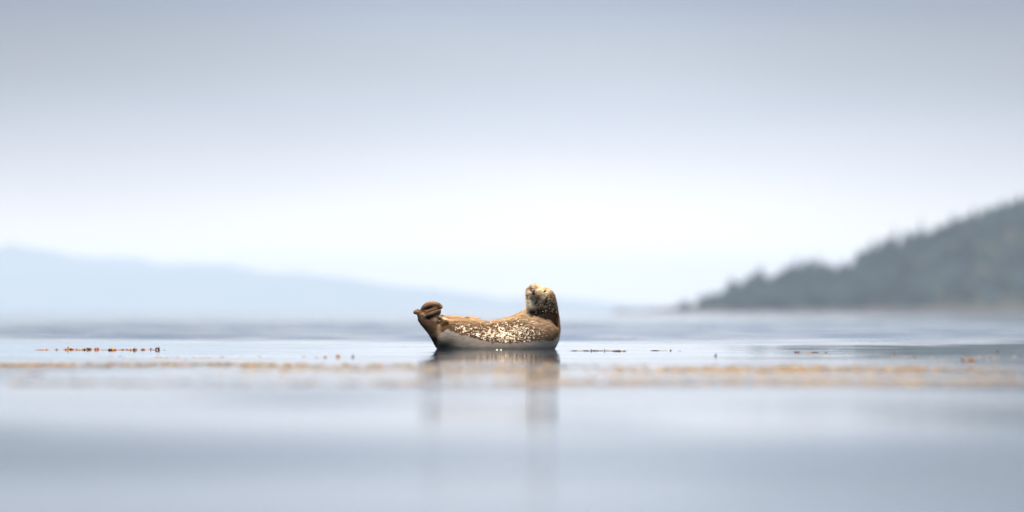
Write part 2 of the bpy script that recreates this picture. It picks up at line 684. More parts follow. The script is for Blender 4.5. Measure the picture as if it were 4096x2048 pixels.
def chain(pts, k=14.0, qd=1.0, n=4, cut=False):
    """round-cone tube through (u, v, w, r) points, blended into the body; qd flattens it in w"""
    C = catmull(pts, n) if len(pts) > 2 else np.array(pts, float)
    rm = C[:, 3].max() + k * 2 + 8
    lo = C[:, :3].min(0) - rm
    hi = C[:, :3].max(0) + rm
    i0 = np.maximum(((lo - g0) / STEP).astype(int), 0)
    i1 = np.minimum(((hi - g0) / STEP).astype(int) + 2, gn)
    A = GU[i0[0]:i1[0]][:, None, None]
    B = GV[i0[1]:i1[1]][None, :, None]
    W = GW[i0[2]:i1[2]][None, None, :]
    D = np.full((A.shape[0], B.shape[1], W.shape[2]), 1e3, dtype=np.float32)
    for j in range(len(C) - 1):
        a, b = C[j], C[j + 1]
        d = (b - a)[:3] * np.array([1, 1, 1 / qd])
        L2 = float((d ** 2).sum()) + 1e-6
        pa = A - a[0]
        pb = B - a[1]
        pc = (W - a[2]) / qd
        t = np.clip((pa * d[0] + pb * d[1] + pc * d[2]) / L2, 0, 1)
        dd = np.sqrt((pa - t * d[0]) ** 2 + (pb - t * d[1]) ** 2 + (pc - t * d[2]) ** 2) - (a[3] + t * (b[3] - a[3]))
        D = np.minimum(D, dd.astype(np.float32))
    S = F[i0[0]:i1[0], i0[1]:i1[1], i0[2]:i1[2]]
    if cut:
        D = -D
        h = np.clip(0.5 - 0.5 * (D - S) / k, 0, 1)
        S[...] = S * h + D * (1 - h) + k * h * (1 - h)
    else:
        h = np.clip(0.5 + 0.5 * (D - S) / k, 0, 1)
        S[...] = D * (1 - h) + S * h - k * h * (1 - h)


# trunk of the body, tail end to shoulder to neck to skull
chain([(520, 600, -10, 85), (560, 690, 0, 190), (700, 752, 0, 247), (860, 795, 0, 255), (980, 803, 0, 257), (1120, 790, 0, 270),
       (1270, 768, 0, 272), (1400, 742, 0, 262), (1490, 690, 5, 226), (1536, 590, 10, 183), (1545, 490, 5, 160), (1535, 400, 5, 156),
       (1528, 330, 10, 144)], k=1, qd=0.93)
# brow and cheeks
chain([(1525, 328, 40, 138), (1490, 300, 80, 116)], k=30)
chain([(1465, 350, 75, 100), (1500, 400, 60, 110)], k=30)
chain([(1540, 272, 20, 86), (1510, 238, 50, 70)], k=25)
# snout
chain([(1500, 285, 120, 84), (1455, 255, 170, 58), (1432, 237, 196, 42)], k=26)
chain([(1388, 262, 188, 42)] + [(1400, 268, 165, 46)], k=12)       # whisker pad, lower
chain([(1427, 192, 176, 42)] + [(1438, 196, 150, 44)], k=12)       # whisker pad, upper
chain([(1385, 222, 150, 36), (1430, 270, 90, 70)], k=16)           # lower jaw
chain([(1400, 300, 90, 50), (1420, 380, 60, 66), (1440, 430, 30, 80)], k=26)   # throat
# chest and shoulders
chain([(1180, 585, -70, 75), (1300, 530, -60, 76), (1380, 470, -30, 66), (1440, 440, -20, 70)], k=40)
chain([(1320, 640, 95, 130), (1450, 640, 110, 130), (1560, 660, 70, 110)], k=70)
chain([(1440, 200, 135, 50), (1505, 232, 90, 66)], k=22)
chain([(1452, 300, 150, 30), (1480, 340, 140, 32), (1520, 360, 118, 30)], k=22)     # cheek below the near eye
chain([(1500, 262, 150, 24), (1545, 250, 120, 26)], k=22)       # brow between the eyes
# eye hollows
chain([(1480, 326, 190, 12), (1462, 352, 182, 14), (1446, 374, 165, 9)], k=14, cut=True)
chain([(1572, 224, 120, 8), (1553, 236, 150, 12), (1538, 250, 165, 8)], k=14, cut=True)
# split between the whisker pads
chain([(1396, 232, 214, 7), (1412, 232, 222, 7)], k=9, cut=True)
# crease under the chin and round the neck
chain([(1350, 425, 100, 12), (1440, 468, 162, 14), (1530, 500, 190, 15), (1620, 542, 178, 15), (1690, 610, 120, 10)], k=18, cut=True)
# far hip ridge and its fold
chain([(448, 516, -55, 34), (520, 560, -40, 72), (620, 640, -20, 140)], k=30)
chain([(424, 503, 10, 11), (470, 516, 28, 15), (530, 548, 60, 18), (600, 600, 90, 22)], k=22)
# near hind limb
chain([(236, 530, 60, 45), (288, 580, 62, 56), (345, 640, 55, 62), (398, 705, 45, 66), (448, 775, 30, 82), (500, 835, 10, 92), (540, 880, 0, 120)], k=26)
chain([(362, 545, 70, 52), (352, 590, 75, 56), (372, 650, 75, 66), (430, 715, 70, 80), (520, 760, 60, 110)], k=26)
# hollow between limb and hip
chain([(452, 548, 170, 26), (478, 572, 130, 30), (512, 588, 120, 16)], k=22, cut=True)
# hind flipper: outer toe curling to the left
chain([(164, 455, 70, 22), (190, 447, 74, 29), (212, 470, 76, 34), (236, 515, 66, 42), (262, 560, 60, 48)], k=8)
chain([(147, 478, 82, 9), (150, 458, 95, 12)], k=8, cut=True)
chain([(243, 480, 104, 17), (262, 500, 96, 16), (270, 540, 84, 16)], k=14)
chain([(252, 498, 40, 24), (300, 502, 40, 30), (350, 506, 50, 42)], k=14)
chain([(252, 470, 25, 16), (300, 462, 25, 22), (360, 438, 25, 24), (412, 424, 18, 17)], k=12)
# far flipper: big folded blade above
chain([(232, 432, 10, 17), (266, 400, 8, 32), (318, 378, 6, 39), (380, 375, 6, 37), (424, 390, 6, 31), (436, 398, 8, 24)], k=10, qd=1.1)
chain([(236, 450, 10, 26), (300, 430, 5, 36), (345, 450, 0, 40), (370, 500, 0, 40), (380, 560, 10, 50)], k=14, qd=0.8)
chain([(405, 392, 55, 9), (435, 402, 52, 8)], k=9, cut=True)
chain([(392, 425, 30, 10), (445, 424, 20, 10)], k=7, cut=True)
# web folds
chain([(262, 446, 62, 10), (330, 424, 66, 12), (372, 402, 62, 12), (396, 410, 56, 9)], k=7)
chain([(285, 456, 74, 9), (345, 432, 78, 9), (388, 418, 74, 10)], k=6)
chain([(378, 396, 66, 8), (400, 400, 60, 8), (402, 418, 60, 7)], k=5)
chain([(280, 470, 96, 5), (340, 440, 98, 5), (400, 424, 90, 5)], k=6, cut=True)
# inner toe, lying across
chain([(290, 488, 92, 22), (340, 470, 100, 25), (390, 452, 98, 24), (424, 436, 90, 17), (430, 432, 86, 13)], k=8)
chain([(395, 500, 80, 16), (424, 470, 78, 13), (432, 452, 76, 9)], k=14)
chain([(300, 520, 128, 7), (360, 512, 132, 8), (400, 495, 128, 7)], k=12, cut=True)
chain([(298, 520, 122, 7), (310, 590, 134, 8)], k=14, cut=True)
# foreflipper showing over the far side
chain([(708, 505, -20, 6), (742, 507, -22, 10), (790, 515, -24, 16), (845, 536, -30, 19), (900, 570, -40, 22)], k=3, qd=1.6)

# surface extraction
ins = F < 0
ssum = np.zeros(tuple(s - 1 for s in gn), dtype=np.uint8)
for a in (0, 1):
    for b in (0, 1):
        for c in (0, 1):
            ssum += ins[a:gn[0] - 1 + a, b:gn[1] - 1 + b, c:gn[2] - 1 + c]
act = (ssum > 0) & (ssum < 8)
cells = np.argwhere(act)
cid = np.full(act.shape, -1, dtype=np.int64)
cid[act] = np.arange(len(cells))
acc = np.zeros((len(cells), 3))
num = np.zeros(len(cells))
corners = [(a, b, c) for a in (0, 1) for b in (0, 1) for c in (0, 1)]
for c0 in corners:
    for ax in range(3):
        if c0[ax] == 0:
            c1 = list(c0)
            c1[ax] = 1
            i_ = cells + np.array(c0)
            j_ = cells + np.array(c1)
            f0 = F[i_[:, 0], i_[:, 1], i_[:, 2]]
            f1 = F[j_[:, 0], j_[:, 1], j_[:, 2]]
            s = (f0 < 0) != (f1 < 0)
            t = np.where(s, f0 / np.where(s, f0 - f1, 1), 0)
            pt = i_ + t[:, None] * (j_ - i_)
            acc[s] += pt[s]
            num[s] += 1
VS = g0 + STEP * acc / num[:, None]
quads = []
for ax in range(3):
    o1, o2 = [(1, 2), (2, 0), (0, 1)][ax]
    sl0 = [slice(1, n - 1) for n in gn]
    sl1 = [slice(1, n - 1) for n in gn]
    sl1[ax] = slice(2, n_ if (n_ := gn[ax]) else None)
    a = ins[tuple(sl0)]
    b = ins[tuple(sl1)]
    for flip, mask in ((False, a & ~b), (True, ~a & b)):
        e = np.argwhere(mask) + 1
        d1 = np.zeros(3, int)
        d2 = np.zeros(3, int)
        d1[o1] = 1
        d2[o2] = 1
        ids = [cid[tuple((e - d1 * s1 - d2 * s2).T)] for s1, s2 in ((1, 1), (0, 1), (0, 0), (1, 0))]
        if flip:
            ids = ids[::-1]
        quads.append(np.stack(ids, -1))
QF = np.vstack(quads)
QF = QF[(QF >= 0).all(1)]
# light smoothing
for _ in range(3):
    s = np.zeros_like(VS)
    n_ = np.zeros(len(VS))
    for a, b in ((0, 1), (1, 2), (2, 3), (3, 0)):
        np.add.at(s, QF[:, a], VS[QF[:, b]])
        np.add.at(s, QF[:, b], VS[QF[:, a]])
        np.add.at(n_, QF[:, a], 1)
        np.add.at(n_, QF[:, b], 1)
    VS = VS * 0.5 + 0.5 * s / np.maximum(n_, 1)[:, None]

ORG = np.array([0.0, DS, 0.0])
WV = uvw_world(VS) - ORG
# (u, v, w) -> (x, -z, -y) keeps handedness; check below
me = bpy.data.meshes.new("body")
fill_mesh(me, WV, QF)

# coat colours, with some light and shade painted in ----------------------------------------------------------
u, v, wd_ = VS[:, 0], VS[:, 1], VS[:, 2]


def gauss(cu, cv, su, sv, ang=0.0):
    a = math.radians(ang)
    du, dv = u - cu, v - cv
    x = du * math.cos(a) + dv * math.sin(a)
    y = -du * math.sin(a) + dv * math.cos(a)
    return np.exp(-0.5 * ((x / su) ** 2 + (y / sv) ** 2))


def blend(c, m, col):
    m = np.clip(m, 0, 1)[:, None]
    return c * (1 - m) + m * np.array(col)


frontal = sst(-40, 60, wd_)
c = np.tile(np.array([0.100, 0.062, 0.039]), (len(u), 1))         # brown coat
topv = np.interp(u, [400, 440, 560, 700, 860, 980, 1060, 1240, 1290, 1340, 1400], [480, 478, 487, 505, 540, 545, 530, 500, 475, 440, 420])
sunlit_top = np.exp(-(np.maximum(v - topv, 0) / 30.0) ** 2) * sst(400, 450, u) * sst(1480, 1380, u)
c = blend(c, 0.9 * sunlit_top, (0.46, 0.32, 0.19))                      # sunlit top edges painted paler into the coat
c = blend(c, 0.7 * gauss(600, 535, 150, 30, 12), (0.33, 0.22, 0.13))   # sandy hip
c = blend(c, 0.45 * gauss(1250, 510, 200, 26, -6), (0.30, 0.20, 0.12))
c = blend(c, 0.75 * gauss(1590, 640, 60, 85, 40), (0.26, 0.165, 0.10))   # smooth tan shoulder
c = blend(c, 0.8 * gauss(1480, 560, 150, 45, 18), (0.33, 0.24, 0.165))
# head
hd = sst(520, 430, v) * sst(1300, 1340, u)
c = blend(c, hd, (0.34, 0.25, 0.17))
c = blend(c, hd * gauss(1385, 365, 42, 68, 0), (0.85, 0.74, 0.58))      # brightly lit throat, painted into the coat
c = blend(c, hd * 0.8 * gauss(1535, 195, 90, 34, 20), (0.72, 0.56, 0.36))  # lit forehead, painted in as a paler patch
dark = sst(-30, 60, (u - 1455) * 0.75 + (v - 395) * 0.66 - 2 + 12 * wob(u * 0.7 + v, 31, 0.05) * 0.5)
c = blend(c, hd * dark * 0.88, (0.015, 0.009, 0.006))  # shade on the cheek and side of the head, painted in
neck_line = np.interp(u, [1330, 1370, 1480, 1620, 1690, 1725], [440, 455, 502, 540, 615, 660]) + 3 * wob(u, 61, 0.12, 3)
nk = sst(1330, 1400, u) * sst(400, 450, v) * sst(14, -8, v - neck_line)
c = blend(c, nk * 0.97 * sst(1330, 1420, u), (0.017, 0.010, 0.007))  # shade of the head on the neck, painted down to the crease
c = blend(c, hd * 0.6 * gauss(1675, 300, 22, 110, -18), (0.34, 0.21, 0.11))  # rim light down the back of the head, painted in
c = blend(c, 0.75 * gauss(1716, 560, 12, 190, 2), (0.42, 0.26, 0.13))     # orange rim light on the back of the neck, painted in
# face marks
c = blend(c, 0.85 * frontal * gauss(1487, 300, 17, 12, 10), (0.05, 0.035, 0.025))
c = blend(c, 0.7 * frontal * gauss(1556, 264, 7, 12, 0), (0.06, 0.04, 0.03))
c = blend(c, 0.5 * frontal * gauss(1455, 312, 34, 26, 0), (0.11, 0.07, 0.045))
c = blend(c, 0.9 * frontal * gauss(1408, 196, 14, 8, 30), (0.045, 0.032, 0.026))
c = blend(c, 0.7 * frontal * gauss(1440, 205, 15, 7, 20), (0.09, 0.06, 0.04))
c = blend(c, 0.45 * frontal * gauss(1375, 250, 18, 22, 30), (0.14, 0.11, 0.09))
c = blend(c, 0.65 * frontal * gauss(1548, 300, 26, 9, -60), (0.62, 0.48, 0.32))
c = blend(c, 0.6 * frontal * gauss(1505, 345, 18, 12, 0), (0.50, 0.40, 0.29))
# hind flippers: bare brown-grey skin, with shade and lit rims painted in
fl = sst(445, 395, u + 0.25 * (v - 560)) * sst(760, 640, v)
c = blend(c, fl, (0.085, 0.048, 0.030))
c = blend(c, fl * 0.9 * gauss(320, 640, 120, 60, 40), (0.014, 0.010, 0.008))  # shade on the lower limb, painted in
c = blend(c, fl * 0.7 * gauss(330, 530, 60, 34), (0.02, 0.012, 0.009))
c = blend(c, 0.6 * gauss(246, 488, 14, 18) * frontal, (0.40, 0.29, 0.20))  # painted highlight on the knuckle
c = blend(c, fl * 0.8 * gauss(335, 346, 85, 12), (0.26, 0.14, 0.075))  # sunlit top rim of the blade, painted orange
c = blend(c, fl * 0.8 * gauss(452, 395, 12, 26), (0.36, 0.22, 0.12))  # painted highlight on the blade tip
c = blend(c, fl * 0.7 * gauss(175, 436, 22, 14), (0.28, 0.15, 0.08))  # painted highlight on the outer toe
c = blend(c, fl * 0.8 * gauss(310, 405, 80, 14, -8), (0.022, 0.015, 0.012))  # shade inside the folded blade, painted in
c = blend(c, fl * 0.8 * gauss(330, 500, 70, 12, -14), (0.018, 0.012, 0.010))  # shadow under the inner toe, painted in
c = blend(c, 0.5 * gauss(390, 530, 20, 26), (0.30, 0.20, 0.14))
c = blend(c, 0.5 * gauss(425, 600, 16, 60), (0.34, 0.23, 0.16))
c = blend(c, 0.9 * frontal * gauss(470, 585, 34, 30, 25), (0.03, 0.018, 0.011))  # shade in the hollow between limb and hip, painted in
c = blend(c, 0.9 * gauss(480, 520, 46, 6, 17) * frontal, (0.75, 0.55, 0.36))  # painted highlight along the hip fold
c = blend(c, 0.8 * gauss(735, 512, 22, 7, 12) * sst(690, 700, u) * sst(760, 730, u) * sst(540, 530, v), (0.05, 0.035, 0.02))

# wet fur along the waterline, sky sheen painted in as grey, ragged upper edge
wl = np.interp(u, [300, 400, 440, 520, 560, 640, 740, 860, 980, 1150, 1350, 1480, 1560, 1640, 1680, 1705, 1730],
               [690, 690, 668, 636, 650, 688, 712, 746, 776, 786, 772, 752, 756, 757, 735, 690, 640])
wl = wl + 5 * wob(u, 41, 0.06, 5) * 1.0 + 3 * wob(u, 44, 0.4, 2)
wet = sst(-6, 8, v - wl) * sst(360, 440, u + (v - 760) * 0.25)
wetc = np.tile(np.array([0.225, 0.203, 0.185]), (len(u), 1))
wetc = blend(wetc, gauss(470, 830, 110, 75, -20), (0.018, 0.015, 0.013))
wetc = blend(wetc, 0.5 * sst(800, 850, v), (0.10, 0.088, 0.078))
wetc = blend(wetc, 0.6 * sst(1640, 1690, u), (0.40, 0.35, 0.30))
c = c * (1 - wet[:, None]) + wetc * wet[:, None]
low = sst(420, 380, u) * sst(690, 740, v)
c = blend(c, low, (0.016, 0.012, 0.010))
# where pale flecks show
mot = 0.95 * gauss(1090, 695, 160, 85, 5) + 0.42 * gauss(840, 680, 130, 50, 20) + 0.55 * gauss(1300, 640, 140, 80, 0) \
    + 0.45 * gauss(660, 620, 90, 40, 25) + 0.20 * hd * dark + 0.30 * gauss(1450, 700, 90, 40)
mot = np.clip(mot, 0, 1.2) * (1 - wet) * (1 - fl)
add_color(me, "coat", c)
add_float(me, "fleck", mot)
add_float(me, "wet", wet + 0.35 * fl)

m_fur, q, p = new_mat("seal_fur")
at = q.node('ShaderNodeAttribute', attribute_name="coat")
af = q.node('ShaderNodeAttribute', attribute_name="fleck")
aw = q.node('ShaderNodeAttribute', attribute_name="wet")
tcd = q.node('ShaderNodeTexCoord')
ob = tcd.outputs['Object']
mp = q.node('ShaderNodeMapping')
mp.inputs['Rotation'].default_value = (0, math.radians(35), 0)
mp.inputs['Scale'].default_value = (1.0, 1.0, 1.7)
q.put(mp.inputs['Vector'], ob)
nA = q.noise(mp.outputs[0], 48, 2, 0.5, 0.9)
nB = q.noise(mp.outputs[0], 120, 2, 0.5, 0.4)
fl_ = q.m('ADD', q.m('MULTIPLY', nA, 0.78), q.m('MULTIPLY', nB, 0.22))
th = q.m('SUBTRACT', 0.64, q.m('MULTIPLY', af.outputs['Fac'], 0.14))
d = q.m('SUBTRACT', fl_, th)
fm = q.maprange(d, -0.045, 0.06)
fm = q.m('MULTIPLY', fm, q.maprange(af.outputs['Fac'], 0.06, 0.25))
nC = q.noise(ob, 26, 3, 0.6)
dk = q.m('MULTIPLY', q.maprange(nC, 0.40, 0.62), q.m('MULTIPLY', q.m('MINIMUM', af.outputs['Fac'], 1.0), 0.55))
base = q.mix(dk, at.outputs['Color'], (0.014, 0.007, 0.004))
nD = q.noise(ob, 75, 3, 0.6)
fcol = q.mix(q.maprange(nD, 0.35, 0.6), (0.50, 0.36, 0.24), (0.95, 0.86, 0.72))
base = q.mix(q.m('MULTIPLY', fm, 0.95), base, fcol)
mp2 = q.node('ShaderNodeMapping')
mp2.inputs['Rotation'].default_value = (0, math.radians(25), 0)
mp2.inputs['Scale'].default_value = (0.35, 1.0, 1.6)
q.put(mp2.inputs['Vector'], ob)
nH = q.noise(mp2.outputs[0], 260, 3, 0.65)
nE = q.noise(mp2.outputs[0], 38, 4, 0.65)
g = q.m('MULTIPLY', q.maprange(nH, 0.25, 0.75, 0.72, 1.28, smooth=False), q.m('ADD', 1.0, q.m('MULTIPLY', q.maprange(nE, 0.32, 0.68, -0.42, 0.45), q.m('SUBTRACT', 1.0, q.m('MULTIPLY', aw.outputs['Fac'], 0.7)))))
gc = q.node('ShaderNodeCombineColor')
for i in range(3):
    q.put(gc.inputs[i], g)
base = q.mix(1.0, base, gc.outputs[0], 'MULTIPLY')
q.put(p.inputs['Base Color'], base)
q.put(p.inputs['Roughness'], q.m('SUBTRACT', 0.72, q.m('MULTIPLY', aw.outputs['Fac'], 0.30)))
p.inputs['Sheen Weight'].default_value = 0.03
p.inputs['Sheen Roughness'].default_value = 0.35
p.inputs['Sheen Tint'].default_value = (1.0, 0.72, 0.45, 1)
q.put(p.inputs['Specular IOR Level'], q.m('MULTIPLY', aw.outputs['Fac'], 0.2))
bp = q.node('ShaderNodeBump')
bp.inputs['Strength'].default_value = 0.35
bp.inputs['Distance'].default_value = 0.004
q.put(bp.inputs['Height'], nH)
q.put(p.inputs['Normal'], bp.outputs[0])
me.materials.append(m_fur)
seal = empty("seal", ORG)
tag(seal, "spotted brown seal resting at the waterline with its head and hind flippers raised", "seal")
body = bpy.data.objects.new("body", me)
COL.objects.link(body)
body.parent = seal
# outward normals
vol = 0
pc = WV[QF]
nr = np.cross(pc[:, 1] - pc[:, 0], pc[:, 2] - pc[:, 0])
if (nr * (pc[:, 0] - WV.mean(0))).sum() < 0:
    me.flip_normals()

# short fur: one fine translucent hair blade per tuft, lying back along the body
fn = me.vertices
VN = np.zeros(len(WV) * 3, dtype=np.float32)
me.vertices.foreach_get('normal', VN)
VN = VN.reshape(-1, 3).astype(float)
keep = (WV[:, 2] > -0.02)
keep &= fl < 0.4
cand = np.argwhere(keep)[:, 0]
NH = 120000
pick = RNG.choice(cand, NH)
root = WV[pick] + RNG.normal(0, 0.0018, (NH, 3))
nrm_ = VN[pick]
flow = np.array([-0.9, 0.0, -0.15]) + RNG.normal(0, 0.35, (NH, 3))
flow -= nrm_ * (flow * nrm_).sum(1)[:, None]
flow /= np.linalg.norm(flow, axis=1)[:, None] + 1e-6
ln = RNG.uniform(0.006, 0.012, NH)[:, None] * (1 - 0.75 * fl[pick])[:, None] * (1 - 0.5 * wet[pick])[:, None]
tipp = root + (nrm_ * RNG.uniform(0.25, 0.6, (NH, 1)) + flow) * ln
sd_ = np.cross(nrm_, flow)
sd_ *= 0.0006
HV = np.stack([root - sd_ - nrm_ * 0.001, root + sd_ - nrm_ * 0.001, tipp], 1).reshape(-1, 3)
HF = np.arange(NH * 3).reshape(-1, 3)
fme = bpy.data.meshes.new("fur")
fill_mesh(fme, HV, HF)
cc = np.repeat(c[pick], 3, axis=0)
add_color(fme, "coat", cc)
add_float(fme, "fleck", np.repeat(mot[pick], 3))
add_float(fme, "wet", np.repeat((wet + 0.35 * fl)[pick], 3))
m_hair = m_fur.copy()
m_hair.name = "seal_hair"
t_ = m_hair.node_tree
pr = t_.nodes['Principled BSDF']
pr.inputs['Sheen Weight'].default_value = 0.0
for l_ in list(pr.inputs['Specular IOR Level'].links):
    t_.links.remove(l_)
pr.inputs['Specular IOR Level'].default_value = 0.02
for l_ in list(pr.inputs['Normal'].links):
    t_.links.remove(l_)
tr = t_.nodes.new('ShaderNodeBsdfTranslucent')
t_.links.new(pr.inputs['Base Color'].links[0].from_socket, tr.inputs['Color'])
ms = t_.nodes.new('ShaderNodeMixShader')
ms.inputs[0].default_value = 0.5
mo = [n for n in t_.nodes if n.type == 'OUTPUT_MATERIAL'][0]
t_.links.new(pr.outputs[0], ms.inputs[1])
t_.links.new(tr.outputs[0], ms.inputs[2])
t_.links.new(ms.outputs[0], mo.inputs['Surface'])
fme.materials.append(m_hair)
fur = bpy.data.objects.new("fur", fme)
COL.objects.link(fur)
fur.parent = seal
tag(fur, kind="stuff")

bvh = BVHTree.FromPolygons([tuple(x) for x in WV], [tuple(int(i) for i in f) for f in QF])


def hit(uu, vv):
    """surface point of the body facing the shore at (u, v)"""
    pnt = uvw_world(np.array([uu, vv, 0.0])) - ORG
    loc, no, i, dd = bvh.ray_cast(Vector((pnt[0], -1.5, pnt[2])), Vector((0, 1, 0)))
    if loc is None:
        loc, no, i, dd = bvh.find_nearest(Vector((pnt[0], -0.1, pnt[2])))
    if no.y > 0:
        no = -no
    return Vector(loc), Vector(no)


def flat_mat(name, col, rough=0.5, **kw):
    m, q, p = new_mat(name)
    tcx = q.node('ShaderNodeTexCoord')
    n = q.noise(tcx.outputs['Object'], 90, 3, 0.6)
    q.put(p.inputs['Base Color'], q.mix(n, tuple(x * .7 for x in col), tuple(min(1, x * 1.3) for x in col)))
    p.inputs['Roughness'].default_value = rough
    for k_, v_ in kw.items():
        p.inputs[k_].default_value = v_
    return m, q, p


m_nose = flat_mat("wet_nose", (0.012, 0.012, 0.016), 0.18)[0]
m_slit = flat_mat("eyelid_dark", (0.014, 0.011, 0.009), 0.4)[0]
m_whisk = flat_mat("whisker_pale", (0.62, 0.50, 0.36), 0.4)[0]


def ribbon_on(name, pts, half, mat, lift=0.0015, thick=0.004):
    """a plump strip lying on the body through the (u, v) points"""
    C = catmull([(a, b, 0, h) for (a, b), h in zip(pts, half)], 4)
    rings = []
    hits = [hit(a, b) for a, b, _, _ in C]
    for i, (l, no) in enumerate(hits):
        j, k = max(0, i - 1), min(len(C) - 1, i + 1)
        tan = (hits[k][0] - hits[j][0]).normalized()
        side = tan.cross(no).normalized()
        r = max(0.15, C[i, 3]) * U
        ring = []
        for s in range(8):
            a = 2 * math.pi * s / 8
            ring.append(l + no * (lift * 0.3 + math.sin(a) * min(thick, r)) + side * (math.cos(a) * r))
        rings.append(ring)
    V = [x for r in rings for x in r]
    nn = len(rings)
    Fc = [(i * 8 + s, i * 8 + (s + 1) % 8, (i + 1) * 8 + (s + 1) % 8, (i + 1) * 8 + s) for i in range(nn - 1) for s in range(8)]
    Fc += [tuple(range(7, -1, -1)), tuple((nn - 1) * 8 + s for s in range(8))]
    return mesh_obj(name, V, Fc, mat, seal)


e1 = ribbon_on("eyelid", [(1476, 330), (1468, 343), (1459, 357), (1448, 370)], [3.0, 7, 6.5, 2], m_slit)
e2 = ribbon_on("eyelid", [(1570, 224), (1557, 230), (1545, 236), (1536, 245)], [2, 6, 5.5, 2], m_slit)
n1_ = ribbon_on("nose", [(1418, 222), (1428, 236), (1434, 250), (1436, 268)], [7, 12, 14, 7], m_nose, thick=0.007)
n2_ = ribbon_on("nostril", [(1424, 218), (1436, 222), (1450, 220)], [4, 7, 3], m_nose, thick=0.004)
n3_ = ribbon_on("mouth", [(1400, 206), (1410, 212), (1420, 222)], [6, 8, 5], m_slit, thick=0.004)


def whisker(u0, v0, u1, v1, bend, w0=None, dw=0, r=0.0007):
    if w0 is None:
        s, _ = hit(u0, v0)
    else:
        s = Vector(uvw_world(np.array([u0, v0, w0])) - ORG)
    e = Vector(uvw_world(np.array([u1, v1, 0.0])) - ORG)
    e.y = s.y - dw * U
    mid = (s + e) / 2
    pr = Vector((-(e - s).z, 0, (e - s).x)).normalized()
    mid = mid + pr * bend * U
    V, Fc = [], []
    nn = 9
    for i in range(nn):
        t = i / (nn - 1)
        c_ = s * (1 - t) ** 2 + mid * 2 * t * (1 - t) + e * t * t
        rr = r * (1 - 0.8 * t)
        for k in range(4):
            a = k * math.pi / 2
            V.append(c_ + Vector((math.cos(a) * rr, math.sin(a) * rr * 0.6, math.sin(a) * rr)))
    for i in range(nn - 1):
        for k in range(4):
            Fc.append((i * 4 + k, i * 4 + (k + 1) % 4, (i + 1) * 4 + (k + 1) % 4, (i + 1) * 4 + k))
    return mesh_obj("whisker", V, Fc, m_whisk, seal)


for a in [(1362, 262, 1210, 308, 20), (1358, 255, 1245, 262, 6), (1358, 245, 1290, 222, -4), (1360, 236, 1300, 200, -6),
          (1366, 270, 1270, 335, 10), (1362, 228, 1325, 195, -3)]:
    whisker(a[0], a[1], a[2], a[3], a[4], w0=170, dw=10)
for a in [(1428, 158, 1415, 20, 6), (1440, 158, 1462, 60, -4), (1420, 160, 1400, 118, 2)]:
    whisker(a[0], a[1], a[2], a[3], a[4], w0=150, dw=0)
for a in [(1380, 278, 1392, 330, 5), (1378, 282, 1376, 322, 3), (1520, 362, 1558, 412, -5), (1505, 360, 1502, 400, 4),
          (1585, 292, 1640, 322, -8)]:
    whisker(a[0], a[1], a[2], a[3], a[4], dw=22, r=0.0011)

# ------------------------------------------------------------------ seaweed
m_weed_y, q, p = flat_mat("golden_wrack", (0.60, 0.37, 0.07), 0.3)
m_weed_o, q, p = flat_mat("orange_wrack", (0.50, 0.22, 0.06), 0.3)
m_weed_d, q, p = flat_mat("dark_wrack", (0.045, 0.014, 0.014), 0.3)
m_weed_t, q, p = flat_mat("tan_wrack", (0.30, 0.23, 0.16), 0.4)
for m_, c_ in ((m_weed_y, (0.9, 0.58, 0.13)), (m_weed_o, (0.9, 0.35, 0.06)), (m_weed_t, (0.42, 0.33, 0.22))):
    t_ = m_.node_tree
    pr = t_.nodes['Principled BSDF']
    tr = t_.nodes.new('ShaderNodeBsdfTranslucent')
    tr.inputs['Color'].default_value = (*c_, 1)
    ms = t_.nodes.new('ShaderNodeMixShader')
    ms.inputs[0].default_value = 0.3 if m_ is m_weed_t else 0.5
    mo = [n for n in t_.nodes if n.type == 'OUTPUT_MATERIAL'][0]
    t_.links.new(pr.outputs[0], ms.inputs[1])
    t_.links.new(tr.outputs[0], ms.inputs[2])
    t_.links.new(ms.outputs[0], mo.inputs['Surface'])


def frond(r, length, width, height, lean=0.5, seg=6):
    """strap of weed that leaves the water, arches and dips back in"""
    V, Fc = [], []
    ang = r.uniform(0, math.pi)
    dx, dy = math.cos(ang), math.sin(ang) * 0.6
    tw = r.uniform(-0.6, 0.6)
    for i in range(seg + 1):
        t = i / seg
        z = height * math.sin(math.pi * t) ** 0.8 * (1 + 0.25 * math.sin(7 * t + tw)) - 0.004
        cx = (t - 0.5) * length * dx
        cy = (t - 0.5) * length * dy
        wv = width * (0.35 + 0.65 * math.sin(math.pi * (0.1 + 0.8 * t)))
        a = tw + t * 1.2
        sx, sy, sz = -dy * math.cos(a), dx * math.cos(a), math.sin(a) * 0.8
        th = width * 0.12 + 0.0008
        for s_, tt in ((-1, 0), (0, 1), (1, 0), (0, -1)):
            V.append((cx + s_ * sx * wv / 2, cy + s_ * sy * wv / 2, z + s_ * sz * wv / 2 + tt * th))
    for i in range(seg):
        for k in range(4):
            Fc.append((i * 4 + k, i * 4 + (k + 1) % 4, i * 4 + 4 + (k + 1) % 4, i * 4 + 4 + k))
    Fc.append((3, 2, 1, 0))
    Fc.append(tuple(seg * 4 + k for k in range(4)))
    return np.array(V), Fc


